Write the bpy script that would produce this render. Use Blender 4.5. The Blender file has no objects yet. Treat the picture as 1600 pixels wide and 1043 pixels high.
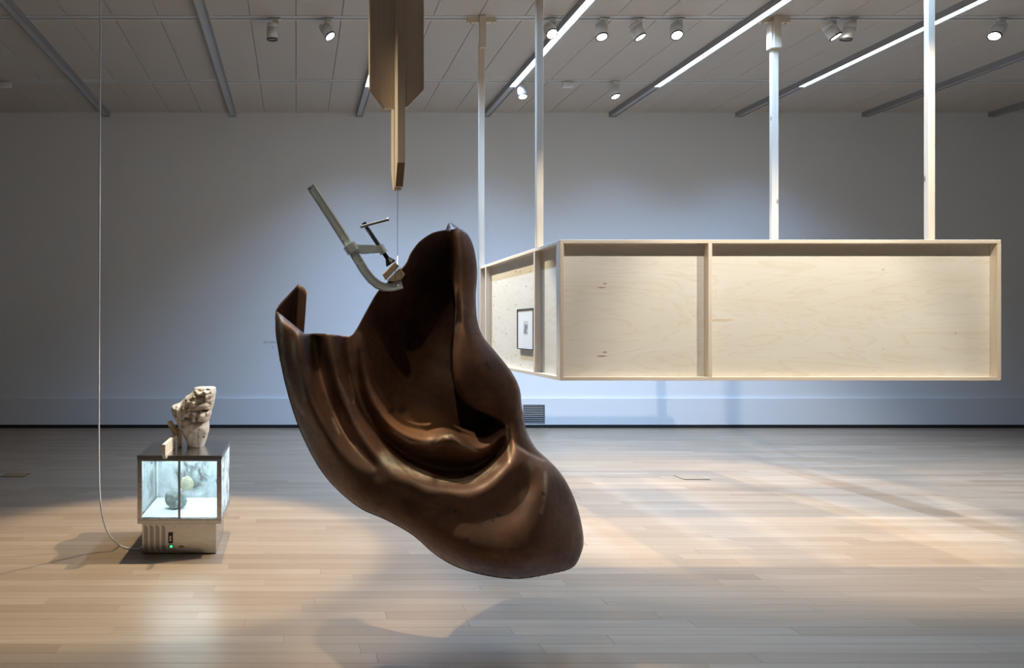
import bpy, bmesh, math, random
import numpy as np
from mathutils import Vector, Matrix

# ---------------------------------------------------------------- camera, world, exposure
SC = bpy.context.scene
COL = SC.collection
F, CX, CY, EYE = 1600*24/36, 464.0, 512.0, 1.6      # focal length in px, principal point, eye height
cam_d = bpy.data.cameras.new('camera'); cam = bpy.data.objects.new('camera', cam_d); COL.objects.link(cam)
cam.location = (0, 0, EYE); cam.rotation_euler = (math.pi/2, 0, 0)
cam_d.lens = 24; cam_d.sensor_width = 36; cam_d.sensor_fit = 'HORIZONTAL'
cam_d.shift_x = (800-CX)/1600; cam_d.shift_y = -(521.5-CY)/1600
cam_d.clip_start = 0.05; cam_d.clip_end = 100
SC.camera = cam
SC.view_settings.view_transform = 'Standard'; SC.view_settings.look = 'None'
SC.view_settings.gamma = 1; SC.view_settings.use_curve_mapping = False
SC.view_settings.exposure = 0.06
W = bpy.data.worlds.new('world'); SC.world = W; W.use_nodes = True
W.node_tree.nodes['Background'].inputs[0].default_value = (0.6, 0.75, 1, 1)
W.node_tree.nodes['Background'].inputs[1].default_value = 0.0
STRIP_W, STRIP_C = 158.0, (0.37, 0.61, 1.0)           # ceiling light lines
SPOT_W, SPOT_C = 300.0, (1.0, 0.885, 0.65)            # track spotlights
CASE_E, CASE_C = 70.0, (0.76, 0.92, 1.0)             # tubes in the display case

CEIL, WALLY = 5.05, 10.94
XL, XR, YB = -7.0, 14.0, -3.5

# ---------------------------------------------------------------- helpers
def px(x, y, Y): return Vector(((x-CX)/F*Y, Y, EYE-(y-CY)/F*Y))

def link(o, parent=None):
    COL.objects.link(o)
    if parent is not None: o.parent = parent
    return o
def mesh_obj(name, me, mats, parent=None, smooth=False):
    o = bpy.data.objects.new(name, me)
    for m in (mats if isinstance(mats, (list, tuple)) else [mats]): me.materials.append(m)
    if smooth:
        me.polygons.foreach_set('use_smooth', [True]*len(me.polygons))
    return link(o, parent)
def bm_obj(name, bm, mat, parent=None, smooth=False):
    bmesh.ops.recalc_face_normals(bm, faces=bm.faces)
    me = bpy.data.meshes.new(name); bm.to_mesh(me); bm.free()
    return mesh_obj(name, me, mat, parent, smooth)
def thing(name, loc=(0, 0, 0), label=None, cat=None, group=None, kind=None):
    o = bpy.data.objects.new(name, None); o.empty_display_size = 0.1; link(o); o.location = loc
    return tag(o, label, cat, group, kind)
def tag(o, label=None, cat=None, group=None, kind=None):
    for k, v in (('label', label), ('category', cat), ('group', group), ('kind', kind)):
        if v: o[k] = v
    return o
def bm_box(bm, a, b, bev=0.0):
    r = bmesh.ops.create_cube(bm, size=1)
    vs = r['verts']
    for v in vs:
        v.co = Vector([a[i] + (v.co[i]+.5)*(b[i]-a[i]) for i in range(3)])
    if bev > 0:
        es = list({e for v in vs for e in v.link_edges})
        bmesh.ops.bevel(bm, geom=es, offset=bev, segments=1, affect='EDGES', profile=.5)
    return vs
def box(name, a, b, mat, parent=None, bev=0.0, off=(0, 0, 0)):
    """box between corners a and b, given in world space; off = parent's location"""
    bm = bmesh.new()
    bm_box(bm, [a[i]-off[i] for i in range(3)], [b[i]-off[i] for i in range(3)], bev)
    return bm_obj(name, bm, mat, parent)
def frame_of(d):
    d = Vector(d).normalized()
    u = d.cross(Vector((0, 0, 1)) if abs(d.z) < .95 else Vector((1, 0, 0))).normalized()
    return d, u, d.cross(u).normalized()
def bm_tube(bm, pts, r, n=12, cap=True, sx=1.0):
    """swept tube along pts; r scalar or list"""
    pts = [Vector(p) for p in pts]; rs = r if isinstance(r, (list, tuple)) else [r]*len(pts)
    rings = []; up = None
    for i, p in enumerate(pts):
        d = (pts[min(i+1, len(pts)-1)]-pts[max(i-1, 0)]).normalized()
        if up is None: _, up, _ = frame_of(d)
        up = (up-d*up.dot(d)).normalized(); w = d.cross(up)
        rings.append([bm.verts.new(p+(up*math.cos(2*math.pi*k/n)*sx+w*math.sin(2*math.pi*k/n))*rs[i]) for k in range(n)])
    for A, B in zip(rings, rings[1:]):
        for k in range(n): bm.faces.new((A[k], A[(k+1) % n], B[(k+1) % n], B[k]))
    if cap: bm.faces.new(rings[0][::-1]); bm.faces.new(rings[-1])
def bm_sweep(bm, pts, prof, up):
    """sweep a closed profile [(a,b)] along pts; a along 'up' x dir, b along up"""
    pts = [Vector(p) for p in pts]; rings = []; up = Vector(up).normalized()
    for i, p in enumerate(pts):
        d = (pts[min(i+1, len(pts)-1)]-pts[max(i-1, 0)]).normalized()
        side = d.cross(up).normalized()
        rings.append([bm.verts.new(p+side*a+up*b) for a, b in prof])
    n = len(prof)
    for A, B in zip(rings, rings[1:]):
        for k in range(n): bm.faces.new((A[k], A[(k+1) % n], B[(k+1) % n], B[k]))
    bm.faces.new(rings[0][::-1]); bm.faces.new(rings[-1])
def bm_prism(bm, poly, axis_vec):
    """extrude 3D polygon by a vector"""
    A = [bm.verts.new(Vector(p)) for p in poly]; B = [bm.verts.new(Vector(p)+Vector(axis_vec)) for p in poly]
    n = len(poly); bm.faces.new(A[::-1]); bm.faces.new(B)
    for k in range(n): bm.faces.new((A[k], A[(k+1) % n], B[(k+1) % n], B[k]))
def sub(v, off): return Vector(v)-Vector(off)

# ---------------------------------------------------------------- materials
class NB:
    def __init__(s, name):
        s.m = bpy.data.materials.new(name); s.m.use_nodes = True; s.t = s.m.node_tree
        s.p = s.t.nodes['Principled BSDF']; s.out = s.t.nodes['Material Output']
    def n(s, typ, **kw):
        nd = s.t.nodes.new(typ)
        for k, v in kw.items():
            if k.startswith('i_'): nd.inputs[k[2:].replace('_', ' ')].default_value = v
            elif k.startswith('x'): nd.inputs[int(k[1:])].default_value = v
            else: setattr(nd, k, v)
        return nd
    def l(s, a, b): s.t.links.new(a, b)
    def math(s, op, a, b=None, clamp=False):
        nd = s.n('ShaderNodeMath', operation=op); nd.use_clamp = clamp
        for i, v in enumerate((a, b)):
            if v is None: continue
            if isinstance(v, (int, float)): nd.inputs[i].default_value = v
            else: s.l(v, nd.inputs[i])
        return nd.outputs[0]
    def mix(s, fac, a, b, mode='MIX'):
        nd = s.n('ShaderNodeMix', data_type='RGBA', blend_type=mode)
        for i, v in ((0, fac), (6, a), (7, b)):
            if isinstance(v, (int, float)): nd.inputs[i].default_value = v
            elif isinstance(v, tuple): nd.inputs[i].default_value = (*v[:3], 1)
            else: s.l(v, nd.inputs[i])
        return nd.outputs[2]
    def ramp(s, fac, stops, interp='LINEAR'):
        nd = s.n('ShaderNodeValToRGB'); cr = nd.color_ramp; cr.interpolation = interp
        while len(cr.elements) < len(stops): cr.elements.new(.5)
        for e, (p, c) in zip(cr.elements, stops):
            e.position = p; e.color = (*c, 1) if isinstance(c, tuple) else (c, c, c, 1)
        s.l(fac, nd.inputs[0]); return nd.outputs[0]
    def coords(s, scale=(1, 1, 1), world=True, offset=None):
        src = s.n('ShaderNodeNewGeometry').outputs['Position'] if world else s.n('ShaderNodeTexCoord').outputs['Object']
        mp = s.n('ShaderNodeMapping'); mp.inputs['Scale'].default_value = scale
        s.l(src, mp.inputs[0])
        if offset is not None: s.l(offset, mp.inputs[1])
        return mp.outputs[0]
    def noise(s, vec, scale=5, detail=3, rough=.5, dist=0):
        nd = s.n('ShaderNodeTexNoise'); nd.inputs['Scale'].default_value = scale
        nd.inputs['Detail'].default_value = detail; nd.inputs['Roughness'].default_value = rough
        nd.inputs['Distortion'].default_value = dist; s.l(vec, nd.inputs['Vector']); return nd.outputs[0]
    def bump(s, h, strength=.2, dist=.01):
        b = s.n('ShaderNodeBump'); b.inputs['Strength'].default_value = strength; b.inputs['Distance'].default_value = dist
        s.l(h, b.inputs['Height']); s.l(b.outputs[0], s.p.inputs['Normal'])
    def base(s, c): 
        if isinstance(c, tuple): s.p.inputs['Base Color'].default_value = (*c, 1)
        else: s.l(c, s.p.inputs['Base Color'])
    def set(s, **kw):
        for k, v in kw.items():
            i = s.p.inputs[k.replace('_', ' ')]
            if hasattr(v, 'links'): s.l(v, i)
            else: i.default_value = v
        return s

def paint(name, c, rough=.6, vary=.03, scale=3.0):
    b = NB(name); n = b.noise(b.coords(), scale, 4)
    b.base(b.mix(n, tuple(x*(1-vary) for x in c), tuple(min(1, x*(1+vary)) for x in c)))
    b.set(Roughness=rough); b.bump(b.noise(b.coords(), 260, 2), .05, .002); return b.m
def metal(name, c, rough=.35, brushed=None, metallic=1.0):
    b = NB(name); n = b.noise(b.coords(brushed or (1, 1, 1), world=False), 9, 4)
    b.base(b.mix(n, tuple(x*.95 for x in c), tuple(min(1, x*1.05) for x in c)))
    b.set(Metallic=metallic); b.l(b.ramp(n, [(0, rough*.8), (1, rough*1.25)]), b.p.inputs['Roughness']); return b.m
def emit(name, c, e):
    b = NB(name); b.set(Roughness=.4); b.base((.8, .8, .8)); b.p.inputs['Emission Color'].default_value = (*c, 1)
    b.p.inputs['Emission Strength'].default_value = e; return b.m
def pine(name, axis, light=(.72, .56, .38), dark=(.56, .39, .235), knots=True, ring=15):
    """sawn softwood; grain along the axis"""
    b = NB(name)
    sc = [ring, ring, ring]; sc[axis] = .55
    v = b.coords(tuple(sc))
    n1 = b.noise(v, 1.6, 5, .6, .6)
    sc2 = [90, 90, 90]; sc2[axis] = 1.2
    n2 = b.noise(b.coords(tuple(sc2)), 1.0, 3, .6)
    col = b.mix(b.ramp(n1, [(.32, 0.0), (.68, 1.0)]), light, dark)
    col = b.mix(b.math('MULTIPLY', n2, .35), col, tuple(x*.8 for x in light))
    if knots:
        ks = [7, 7, 7]; ks[axis] = 2.6
        vo = b.n('ShaderNodeTexVoronoi'); vo.inputs['Scale'].default_value = 1.0; b.l(b.coords(tuple(ks)), vo.inputs['Vector'])
        k = b.ramp(vo.outputs['Distance'], [(.0, 1.0), (.055, .8), (.10, 0.0)])
        col = b.mix(k, col, (.20, .10, .045))
    b.base(col); b.set(Roughness=.55); b.p.inputs['Specular IOR Level'].default_value = .3
    b.bump(n2, .12, .001); return b.m

M = {}
M['wall'] = paint('wall_paint', (.80, .80, .80), .7, .012, .6)
M['base'] = paint('plinth_paint', (.74, .74, .745), .55, .015, .8)
M['gap'] = paint('shadow_gap_black', (.012, .012, .013), .6)
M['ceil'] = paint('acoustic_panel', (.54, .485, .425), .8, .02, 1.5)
M['ceil_back'] = paint('ceiling_void', (.22, .20, .19), .9)
M['alu'] = metal('anodised_aluminium', (.36, .36, .37), .5, metallic=.5)
M['alu_dark'] = metal('aluminium_recess', (.50, .50, .51), .55, metallic=.2)
M['track'] = paint('track_white', (.70, .68, .65), .5)
M['slot'] = paint('track_slot_grey', (.27, .26, .26), .6)
M['strip'] = emit('light_line_diffuser', (.8, .92, 1), 4.0)
M['strip_off'] = paint('light_line_off', (.45, .45, .45), .5)
M['lamp'] = paint('lamp_white', (.80, .79, .77), .4)
M['lamp_ring'] = paint('lamp_front_ring', (.06, .06, .06), .4)
M['lens'] = emit('lamp_lens_lit', (1, .93, .84), 30)
M['lens_off'] = paint('lamp_lens_off', (.2, .2, .2), .2)
M['pineX'], M['pineY'], M['pineZ'] = (pine('pine_grain_'+'xyz'[i], i, light=(.80, .70, .57), dark=(.69, .56, .42)) for i in range(3))
M['beamZ'] = pine('timber_post_wood', 2, light=(.78, .655, .53), dark=(.65, .52, .40), ring=26)
M['end'] = pine('timber_end_grain', 0, light=(.48, .32, .20), dark=(.37, .24, .14), knots=False)
M['block'] = pine('clamp_block_wood', 0, light=(.72, .55, .38), dark=(.60, .43, .28), knots=False)
M['steel'] = metal('brushed_stainless', (.60, .59, .57), .28, (1, 1, 40))
M['steel_top'] = metal('stainless_top', (.50, .49, .48), .2, (1, 60, 1))
M['zinc'] = metal('zinc_plated_steel', (.84, .94, 1.0), .26, metallic=.45)
M['blacksteel'] = metal('black_oxide_steel', (.05, .05, .055), .38)
M['darkmetal'] = metal('grey_steel_handle', (.34, .35, .34), .35)
M['black'] = paint('black_lacquer', (.012, .013, .016), .35)
M['white'] = paint('white_board', (.82, .83, .84), .6)
M['cord'] = paint('cord_white', (.80, .81, .84), .4)

def plywood(name, axis, nrm, knots=()):
    b = NB(name)
    sc = [2.2, 2.2, 2.2]; sc[axis] = .35
    v = b.coords(tuple(sc))
    n1 = b.noise(v, 1.6, 4, .55, 1.4)
    w = b.math('FRACT', b.math('MULTIPLY', n1, 9.0))
    rings = b.ramp(w, [(0, 0.0), (.72, 0.15), (.93, 1.0), (1, 0.0)])
    col = b.mix(b.ramp(n1, [(.3, 0.0), (.7, 1.0)]), (.77, .735, .665), (.74, .69, .60))
    col = b.mix(b.math('MULTIPLY', rings, .28), col, (.58, .44, .29))
    sc2 = [160, 160, 160]; sc2[axis] = 4
    n2 = b.noise(b.coords(tuple(sc2)), 1, 2)
    col = b.mix(b.math('MULTIPLY', n2, .22), col, (.62, .54, .41))
    pos = b.n('ShaderNodeNewGeometry').outputs['Position']
    for (p, rx, rz, strength, c) in knots:
        mp = b.n('ShaderNodeMapping'); s = [0, 0, 0]; s[axis] = 1/rx; s[2] = 1/rz
        mp.inputs['Scale'].default_value = s; mp.inputs['Location'].default_value = [-p[i]*s[i] for i in range(3)]
        b.l(pos, mp.inputs[0])
        ln = b.n('ShaderNodeVectorMath', operation='LENGTH'); b.l(mp.outputs[0], ln.inputs[0])
        k = b.ramp(b.math('ADD', ln.outputs['Value'], b.math('MULTIPLY', b.math('SUBTRACT', n1, .5), .9)), [(.0, strength), (.55, strength*.75), (1.0, 0.0)])
        col = b.mix(k, col, c)
    b.base(col); b.set(Roughness=.5); b.p.inputs['Specular IOR Level'].default_value = .3
    return b.m

def floor_mat():
    b = NB('oak_floorboards')
    at = b.n('ShaderNodeAttribute', attribute_name='rnd').outputs['Fac']
    cx = b.n('ShaderNodeCombineXYZ'); b.l(b.math('MULTIPLY', at, 37.0), cx.inputs[0]); b.l(b.math('MULTIPLY', at, 91.0), cx.inputs[1])
    v = b.coords((.8, 22, 1), offset=cx.outputs[0])
    n1 = b.noise(v, 1.5, 5, .6, .4)
    v2 = b.coords((3, 150, 1), offset=cx.outputs[0])
    n2 = b.noise(v2, 1.0, 3, .6)
    col = b.ramp(at, [(0, (.265, .178, .112)), (.35, (.315, .220, .144)), (.7, (.342, .243, .162)), (1, (.385, .282, .195))])
    col = b.mix(b.ramp(n1, [(.35, 0.0), (.7, .5)]), col, (.243, .161, .10))
    col = b.mix(b.math('MULTIPLY', n2, .3), col, (.365, .264, .178))
    b.base(col)
    b.l(b.ramp(n1, [(.2, .30), (.8, .40)]), b.p.inputs['Roughness'])
    b.p.inputs['Specular IOR Level'].default_value = .36
    b.bump(n2, .06, .0008); return b.m
M['floor'] = floor_mat()

# ---------------------------------------------------------------- room shell
tag(box('wall_back', (XL, WALLY, 0), (XR, WALLY+.2, CEIL+.1), M['wall']), kind='structure')
tag(box('wall_left', (XL-.2, YB, 0), (XL, WALLY, CEIL+.1), M['wall']), kind='structure')
tag(box('wall_right', (XR, YB, 0), (XR+.2, WALLY, CEIL+.1), M['wall']), kind='structure')
tag(box('wall_front', (XL, YB-.2, 0), (XR, YB, CEIL+.1), M['wall']), kind='structure')
# plinth along the back wall with a black shadow gap under it and a ventilation opening
PB = WALLY-.035
pl0, pl1 = .055, .475
vx0, vx1 = (817-CX)/F*PB, (851.5-CX)/F*PB
vz0, vz1 = EYE-(662.0-CY)/F*PB, EYE-(632-CY)/F*PB
bm = bmesh.new()
bm_box(bm, (XL, PB, pl0), (vx0, WALLY, pl1)); bm_box(bm, (vx1, PB, pl0), (XR, WALLY, pl1))
bm_box(bm, (vx0, PB, pl0), (vx1, WALLY, vz0)); bm_box(bm, (vx0, PB, vz1), (vx1, WALLY, pl1))
bb = tag(bm_obj('baseboard_back', bm, M['base']), kind='structure')
box('shadow_gap', (XL, PB+.012, 0.0005), (XR, WALLY, pl0), M['gap'], bb)
vent = thing('air_vent', ((vx0+vx1)/2, PB, vz0), 'grey recessed air vent grille in the white wall plinth', 'vent')
vo = vent.location
box('back_plate', (vx0, WALLY-.008, vz0), (vx1, WALLY-.002, vz1), paint('vent_back', (.17, .175, .18), .6), vent, off=vo)
ven_m = paint('vent_grey', (.24, .245, .25), .5)
for k in range(9):
    z = vz0+(k+.5)*(vz1-vz0)/9
    box('slat', (vx0, PB+.010, z-.008), (vx1, PB+.020, z+.008), ven_m, vent, off=vo)
for x0 in (vx0, vx1-.008): box('vent_frame', (x0, PB-.002, vz0), (x0+.008, PB+.025, vz1), M['alu'], vent, off=vo)

# floor: boards 10 cm wide laid along X; the largest in view are single parts, the rest one joined part
random.seed(4)
RW = .098
FLOOR_HOLES = []
floor = tag(box('floor', (XL, YB, -.12), (XR, WALLY, -.022), paint('subfloor', (.16, .11, .075), .9)), kind='structure')
boards = []
r = 0; y = YB
while y < PB+.01:
    y1 = min(y+RW, PB+.012); x = XL+random.uniform(-1.6, 0)
    while x < XR:
        ln = random.uniform(.9, 2.3); boards.append((max(x, XL), min(x+ln, XR), y, y1, random.random())); x += ln
    y = y1
boxes_fl = [((-3.20, 7.325), (-2.93, 7.52)), ((4.08, 7.19), (4.36, 7.40))]   # flush floor-box openings
def area(bd):
    x0, x1, y0, y1, _ = bd
    if y0 < 3.12: return 0
    pa = [(CX+F*x/yy, CY+F*EYE/yy) for x, yy in ((x0, y0), (x1, y0), (x1, y1), (x0, y1))]
    u0 = max(0, min(p[0] for p in pa)); u1 = min(1600, max(p[0] for p in pa))
    if u1-u0 < 20: return 0
    return (u1-u0)*(pa[0][1]-pa[2][1])
order = sorted(range(len(boards)), key=lambda i: -area(boards[i]))
single = set(order[:300])
def board_mesh(name, bl):
    V, Fc, R = [], [], []
    g = .0004
    for (x0, x1, y0, y1, rn) in bl:
        b0 = len(V); tz = 0.0
        x0 += g; x1 -= g; y0 += g; y1 -= g; c = .0006
        V += [(x0, y0, -.02), (x1, y0, -.02), (x1, y1, -.02), (x0, y1, -.02),
              (x0, y0, tz-c), (x1, y0, tz-c), (x1, y1, tz-c), (x0, y1, tz-c),
              (x0+c, y0+c, tz), (x1-c, y0+c, tz), (x1-c, y1-c, tz), (x0+c, y1-c, tz)]
        for q in ((0, 1, 5, 4), (1, 2, 6, 5), (2, 3, 7, 6), (3, 0, 4, 7), (4, 5, 9, 8), (5, 6, 10, 9), (6, 7, 11, 10), (7, 4, 8, 11), (8, 9, 10, 11)):
            Fc.append(tuple(b0+i for i in q)); R.append(rn)
    me = bpy.data.meshes.new(name); me.from_pydata(V, [], Fc)
    a = me.attributes.new('rnd', 'FLOAT', 'FACE'); a.data.foreach_set('value', R)
    return me
for i in order[:300]: mesh_obj('floorboard', board_mesh('floorboard', [boards[i]]), M['floor'], floor)
rest = mesh_obj('floorboard_field', board_mesh('floorboard_field', [boards[i] for i in range(len(boards)) if i not in single]), M['floor'], floor)
tag(rest, kind='stuff')

# flush wooden lids of floor boxes
lid_m = pine('floor_lid_wood', 0, light=(.37, .265, .175), dark=(.31, .215, .14), knots=False)
lid_b = pine('floor_lid_brown_wood', 0, light=(.33, .20, .10), dark=(.26, .15, .07), knots=False)
for (a, b_), mt, lb in zip(boxes_fl, (lid_b, lid_m), ('darker brown flush floor-box lid in the boards beyond the hanging white cord',
                                                     'flush square floor-box lid with dark rim in the lit boards below the wooden frame')):
    t = thing('floor_box', ((a[0]+b_[0])/2, (a[1]+b_[1])/2, 0), lb, 'floor box'); o = t.location
    box('rim', (a[0], a[1], 0), (b_[0], b_[1], .0015), M['gap'], t, off=o)
    box('lid', (a[0]+.006, a[1]+.022, .001), (b_[0]-.006, b_[1]-.004, .004), mt, t, off=o)

# ceiling: acoustic panels between the tracks
SP = 2.025; CH0 = -3.05
TRACKS = [9.54, 7.6, 5.68, 3.53, 1.6]
ceil = tag(box('ceiling', (XL, YB, CEIL+.022), (XR, WALLY, CEIL+.1), M['ceil_back']), kind='structure')
ys = [WALLY]+TRACKS+[-.08, -2.0, YB]
pm = {}
for ri in range(len(ys)-1):
    y1, y0 = ys[ri], ys[ri+1]
    j = -8
    a0 = y0+(.055 if y0 in TRACKS else .003); a1 = y1-(.055 if y1 in TRACKS else .003)
    bmr = bmesh.new()
    while True:
        x0 = CH0+j*SP/4; x1 = x0+SP/4; j += 1
        if x0 > XR: break
        x0 = max(x0, XL); x1 = min(x1, XR)
        if x1-x0 < .05: continue
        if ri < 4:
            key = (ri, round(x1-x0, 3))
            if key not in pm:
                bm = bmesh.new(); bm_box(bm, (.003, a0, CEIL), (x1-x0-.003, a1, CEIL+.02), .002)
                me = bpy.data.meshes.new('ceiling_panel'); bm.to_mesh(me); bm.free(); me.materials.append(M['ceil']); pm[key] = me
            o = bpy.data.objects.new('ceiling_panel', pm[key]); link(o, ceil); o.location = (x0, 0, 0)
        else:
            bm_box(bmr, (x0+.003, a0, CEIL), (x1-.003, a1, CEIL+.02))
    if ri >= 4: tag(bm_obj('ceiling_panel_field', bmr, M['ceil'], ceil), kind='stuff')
    else: bmr.free()

for i, ty in enumerate(TRACKS):
    t = thing('ceiling_track', (0, ty, CEIL), ['narrow recessed lighting track in the ceiling closest to the back wall',
        'recessed lighting track holding most of the spotlights and the T-shaped timber hangers',
        'recessed lighting track in the ceiling above the long wooden panel',
        'recessed lighting track in the ceiling above the hanging metal ear',
        'recessed lighting track in the ceiling on the viewer side of the metal ear'][i], 'track')
    for s in (-1, 1):
        box('flange', (XL, s*.042-.012, -.006), (XR, s*.042+.012, .01), M['track'], t)
    box('track_slot', (XL, -.03, .004), (XR, .03, .016), M['slot'], t)
    box('conductor_rail', (XL, -.008, -.002), (XR, .008, .006), M['track'], t)

# light lines hanging under the ceiling, running to the back wall
CHX = [CH0+SP*k for k in range(8)]
LIT = {2, 3, 4, 5}
CW, CHH = .052, .075
ordw = ['first', 'second', 'third', 'fourth', 'fifth', 'sixth', 'seventh', 'eighth']
for k, xc in enumerate(CHX):
    lit = k in LIT
    lab = [ 'unlit grey ceiling channel crossing above the hanging white cord', 'unlit grey ceiling channel between the cord and the timber post',
            'partly lit ceiling light line behind the hanging timber post', 'lit ceiling light line passing behind the front left frame post',
            'lit ceiling light line running between the left and right frame posts', 'lit ceiling light line passing behind the front right frame post',
            'unlit grey ceiling channel right of the front right frame post', 'unlit grey ceiling channel, the last one beyond the wooden panel'][k]
    t = thing('light_channel', (xc, WALLY, CEIL), lab, 'ceiling light', 'ceiling light channels')
    yb = YB+.5-WALLY
    for s in (-1, 1):
        x0 = s*CW; x1 = s*(CW-.009)
        box('side_profile', (min(x0, x1), yb, -CHH), (max(x0, x1), -.002, 0), M['alu'], t)
    box('end_cap', (-CW+.009, -.012, -CHH+.004), (CW-.009, -.002, 0), M['alu'], t)
    ylit = 9.60-WALLY; yend = 5.0-WALLY
    box('blank_cover', (-CW+.009, ylit if lit else yb, -CHH+.016), (CW-.009, -.012, -CHH+.024), M['alu_dark'], t)
    if lit: box('blank_cover', (-CW+.009, yb, -CHH+.016), (CW-.009, yend, -CHH+.024), M['alu_dark'], t)
    yb0, yb = yb, yend
    if lit:
        bm = bmesh.new(); n = 8; z = -CHH+.012
        for q in range(n):
            y0 = yb+(ylit-yb)*q/n; y1 = yb+(ylit-yb)*(q+1)/n
            bm.faces.new([bm.verts.new(c) for c in ((-CW+.010, y0, z), (-CW+.010, y1, z), (CW-.010, y1, z), (CW-.010, y0, z))])
        bmesh.ops.remove_doubles(bm, verts=bm.verts, dist=1e-5)
        for f in bm.faces:
            if f.normal.z > 0: f.normal_flip()
        me = bpy.data.meshes.new('diffuser'); bm.to_mesh(me); bm.free()
        mesh_obj('diffuser', me, M['strip'], t)
        ld = bpy.data.lights.new('light_line_beam', 'AREA'); ld.shape = 'RECTANGLE'; ld.size = 2*CW-.024; ld.size_y = ylit-yb
        ld.energy = STRIP_W; ld.color = STRIP_C; ld.spread = math.radians(118)
        lo = link(bpy.data.objects.new('light_line_beam', ld), t); lo.location = (0, (ylit+yb)/2, -CHH+.008)
        box('diffuser_back', (-CW+.009, yb, -CHH+.016), (CW-.009, ylit, -CHH+.024), M['alu_dark'], t)

# ---------------------------------------------------------------- track spotlights
def spot_parts():
    P = {}
    def cyl(r0, r1, z0, z1, n=24, holes=False):
        bm = bmesh.new(); bm_tube(bm, [(0, 0, z0), (0, 0, z1)], [r0, r1], n); return bm
    def mk(name, bm, mat, smooth=False):
        bmesh.ops.recalc_face_normals(bm, faces=bm.faces)
        me = bpy.data.meshes.new(name); bm.to_mesh(me); bm.free(); me.materials.append(mat)
        if smooth:
            me.polygons.foreach_set('use_smooth', [len(p.vertices) == 4 for p in me.polygons])
        P[name] = me
    bm = bmesh.new(); bm_box(bm, (-.055, -.017, -.02), (.055, .017, .0), .004); mk('track_adapter', bm, M['lamp'])
    bm = bmesh.new(); bm_box(bm, (-.035, -.015, -.05), (.03, .015, -.02), .003); bm_box(bm, (.012, -.013, -.115), (.03, .013, -.05), .003); mk('yoke', bm, M['lamp'])
    # housing points down its local -Z, pivot at origin
    bm = bmesh.new()
    bm_tube(bm, [(0, 0, .055), (0, 0, .05), (0, 0, .012), (0, 0, .010), (0, 0, .006), (0, 0, .004), (0, 0, -.11)], [.052, .058, .060, .056, .056, .062, .062], 28); mk('housing', bm, M['lamp'], True)
    bm = bmesh.new()
    n = 28; R0, R1 = .0625, .051
    ra = [[bm.verts.new((r_*math.cos(2*math.pi*k/n), r_*math.sin(2*math.pi*k/n), z)) for k in range(n)] for r_, z in ((R0, -.108), (R0, -.122), (R1, -.122), (R1, -.1105))]
    for A, B in zip(ra, ra[1:]):
        for k in range(n): bm.faces.new((A[k], A[(k+1) % n], B[(k+1) % n], B[k]))
    mk('front_ring', bm, M['lamp_ring'])
    for nm, mt in (('lens', M['lens']), ('lens_off', M['lens_off'])):
        bm = bmesh.new(); bm_tube(bm, [(0, 0, -.1105), (0, 0, -.114)], .0508, 24); mk(nm, bm, mt)
    return P
SPP = spot_parts()
def spotlight(x, ty, target, label, lit=True, watt=None, size=40, blend=.35, group='track spotlights', col=None, swap=False):
    t = thing('track_spotlight', (x, ty, CEIL-.006), label, 'spotlight', group)
    for nm in ('track_adapter', 'yoke'): link(bpy.data.objects.new(nm, SPP[nm]), t)
    h = link(bpy.data.objects.new('housing', SPP['housing']), t)
    piv = Vector((-.04, 0, -.115)) if not swap else Vector((.02, 0, -.115))
    h.location = piv
    d = (Vector(target)-(t.location+piv)).normalized()
    h.rotation_mode = 'QUATERNION'; h.rotation_quaternion = d.to_track_quat('-Z', 'Y')
    link(bpy.data.objects.new('front_ring', SPP['front_ring']), h)
    link(bpy.data.objects.new('lens', SPP['lens' if lit else 'lens_off']), h)
    if lit:
        ld = bpy.data.lights.new('spot_beam', 'SPOT'); ld.energy = watt or SPOT_W; ld.color = col or SPOT_C
        ld.spot_size = math.radians(size); ld.spot_blend = blend; ld.shadow_soft_size = .035
        lo = bpy.data.objects.new('spot_beam', ld); link(lo, h); lo.location = (0, 0, -.13)
    return t
T1, T2, T3, T4, T5 = TRACKS
def xt(p, ty): return (p-CX)/F*ty*1.0
spotlight(xt(431, T2), T2, (-.3, 8.2, 0), 'switched-off white spotlight beside the unlit channel, seen from behind', False)
spotlight(xt(514, T2), T2, (2.09, 6.5, 1.6), 'lit white spotlight nearest the switched-off one, aimed at the framed picture', watt=800, size=35)
spotlight(xt(864, T2), T2, (2.9, 3.6, 0), 'lit white spotlight right beside the front left frame post', watt=90, size=44)
spotlight(xt(945, T2), T2, (3.0, 5.8, 0), 'lit white spotlight hanging straight down between the post and two tilted lamps', size=46, watt=140)
spotlight(xt(999, T2), T2, (5.6, 6.4, 0), 'tilted white spotlight between two lit ones, its lens nearly edge on', size=46, watt=170)
spotlight(xt(1062, T2), T2, (3.1, 4.7, .0), 'glaring white spotlight turned towards the room left of a lit light line', size=56, watt=430)
spotlight(xt(1302, T2), T2, (8.2, 6.2, 0), 'tilted white spotlight touching an unlit one beside the rear right hanger', size=46)
spotlight(xt(1333, T2), T2, (5.2, 8.6, 0), 'switched-off white spotlight turned away beside the tilted one at the rear right hanger', False)
spotlight(xt(1566, T2), T2, (4.2, 6.5, 0), 'glaring white spotlight between two channels, farthest along the track from the post', size=40, watt=800)
spotlight(xt(815, T1)+.05, T1, (3.1, 8.2, 0), 'small lit white spotlight under the light line on the track nearest the back wall', watt=150, size=46)
spotlight(xt(963, T1), T1, (5.0, 8.0, 0), 'small lit white spotlight near a light line end on the track nearest the back wall', watt=150, size=46)
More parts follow.
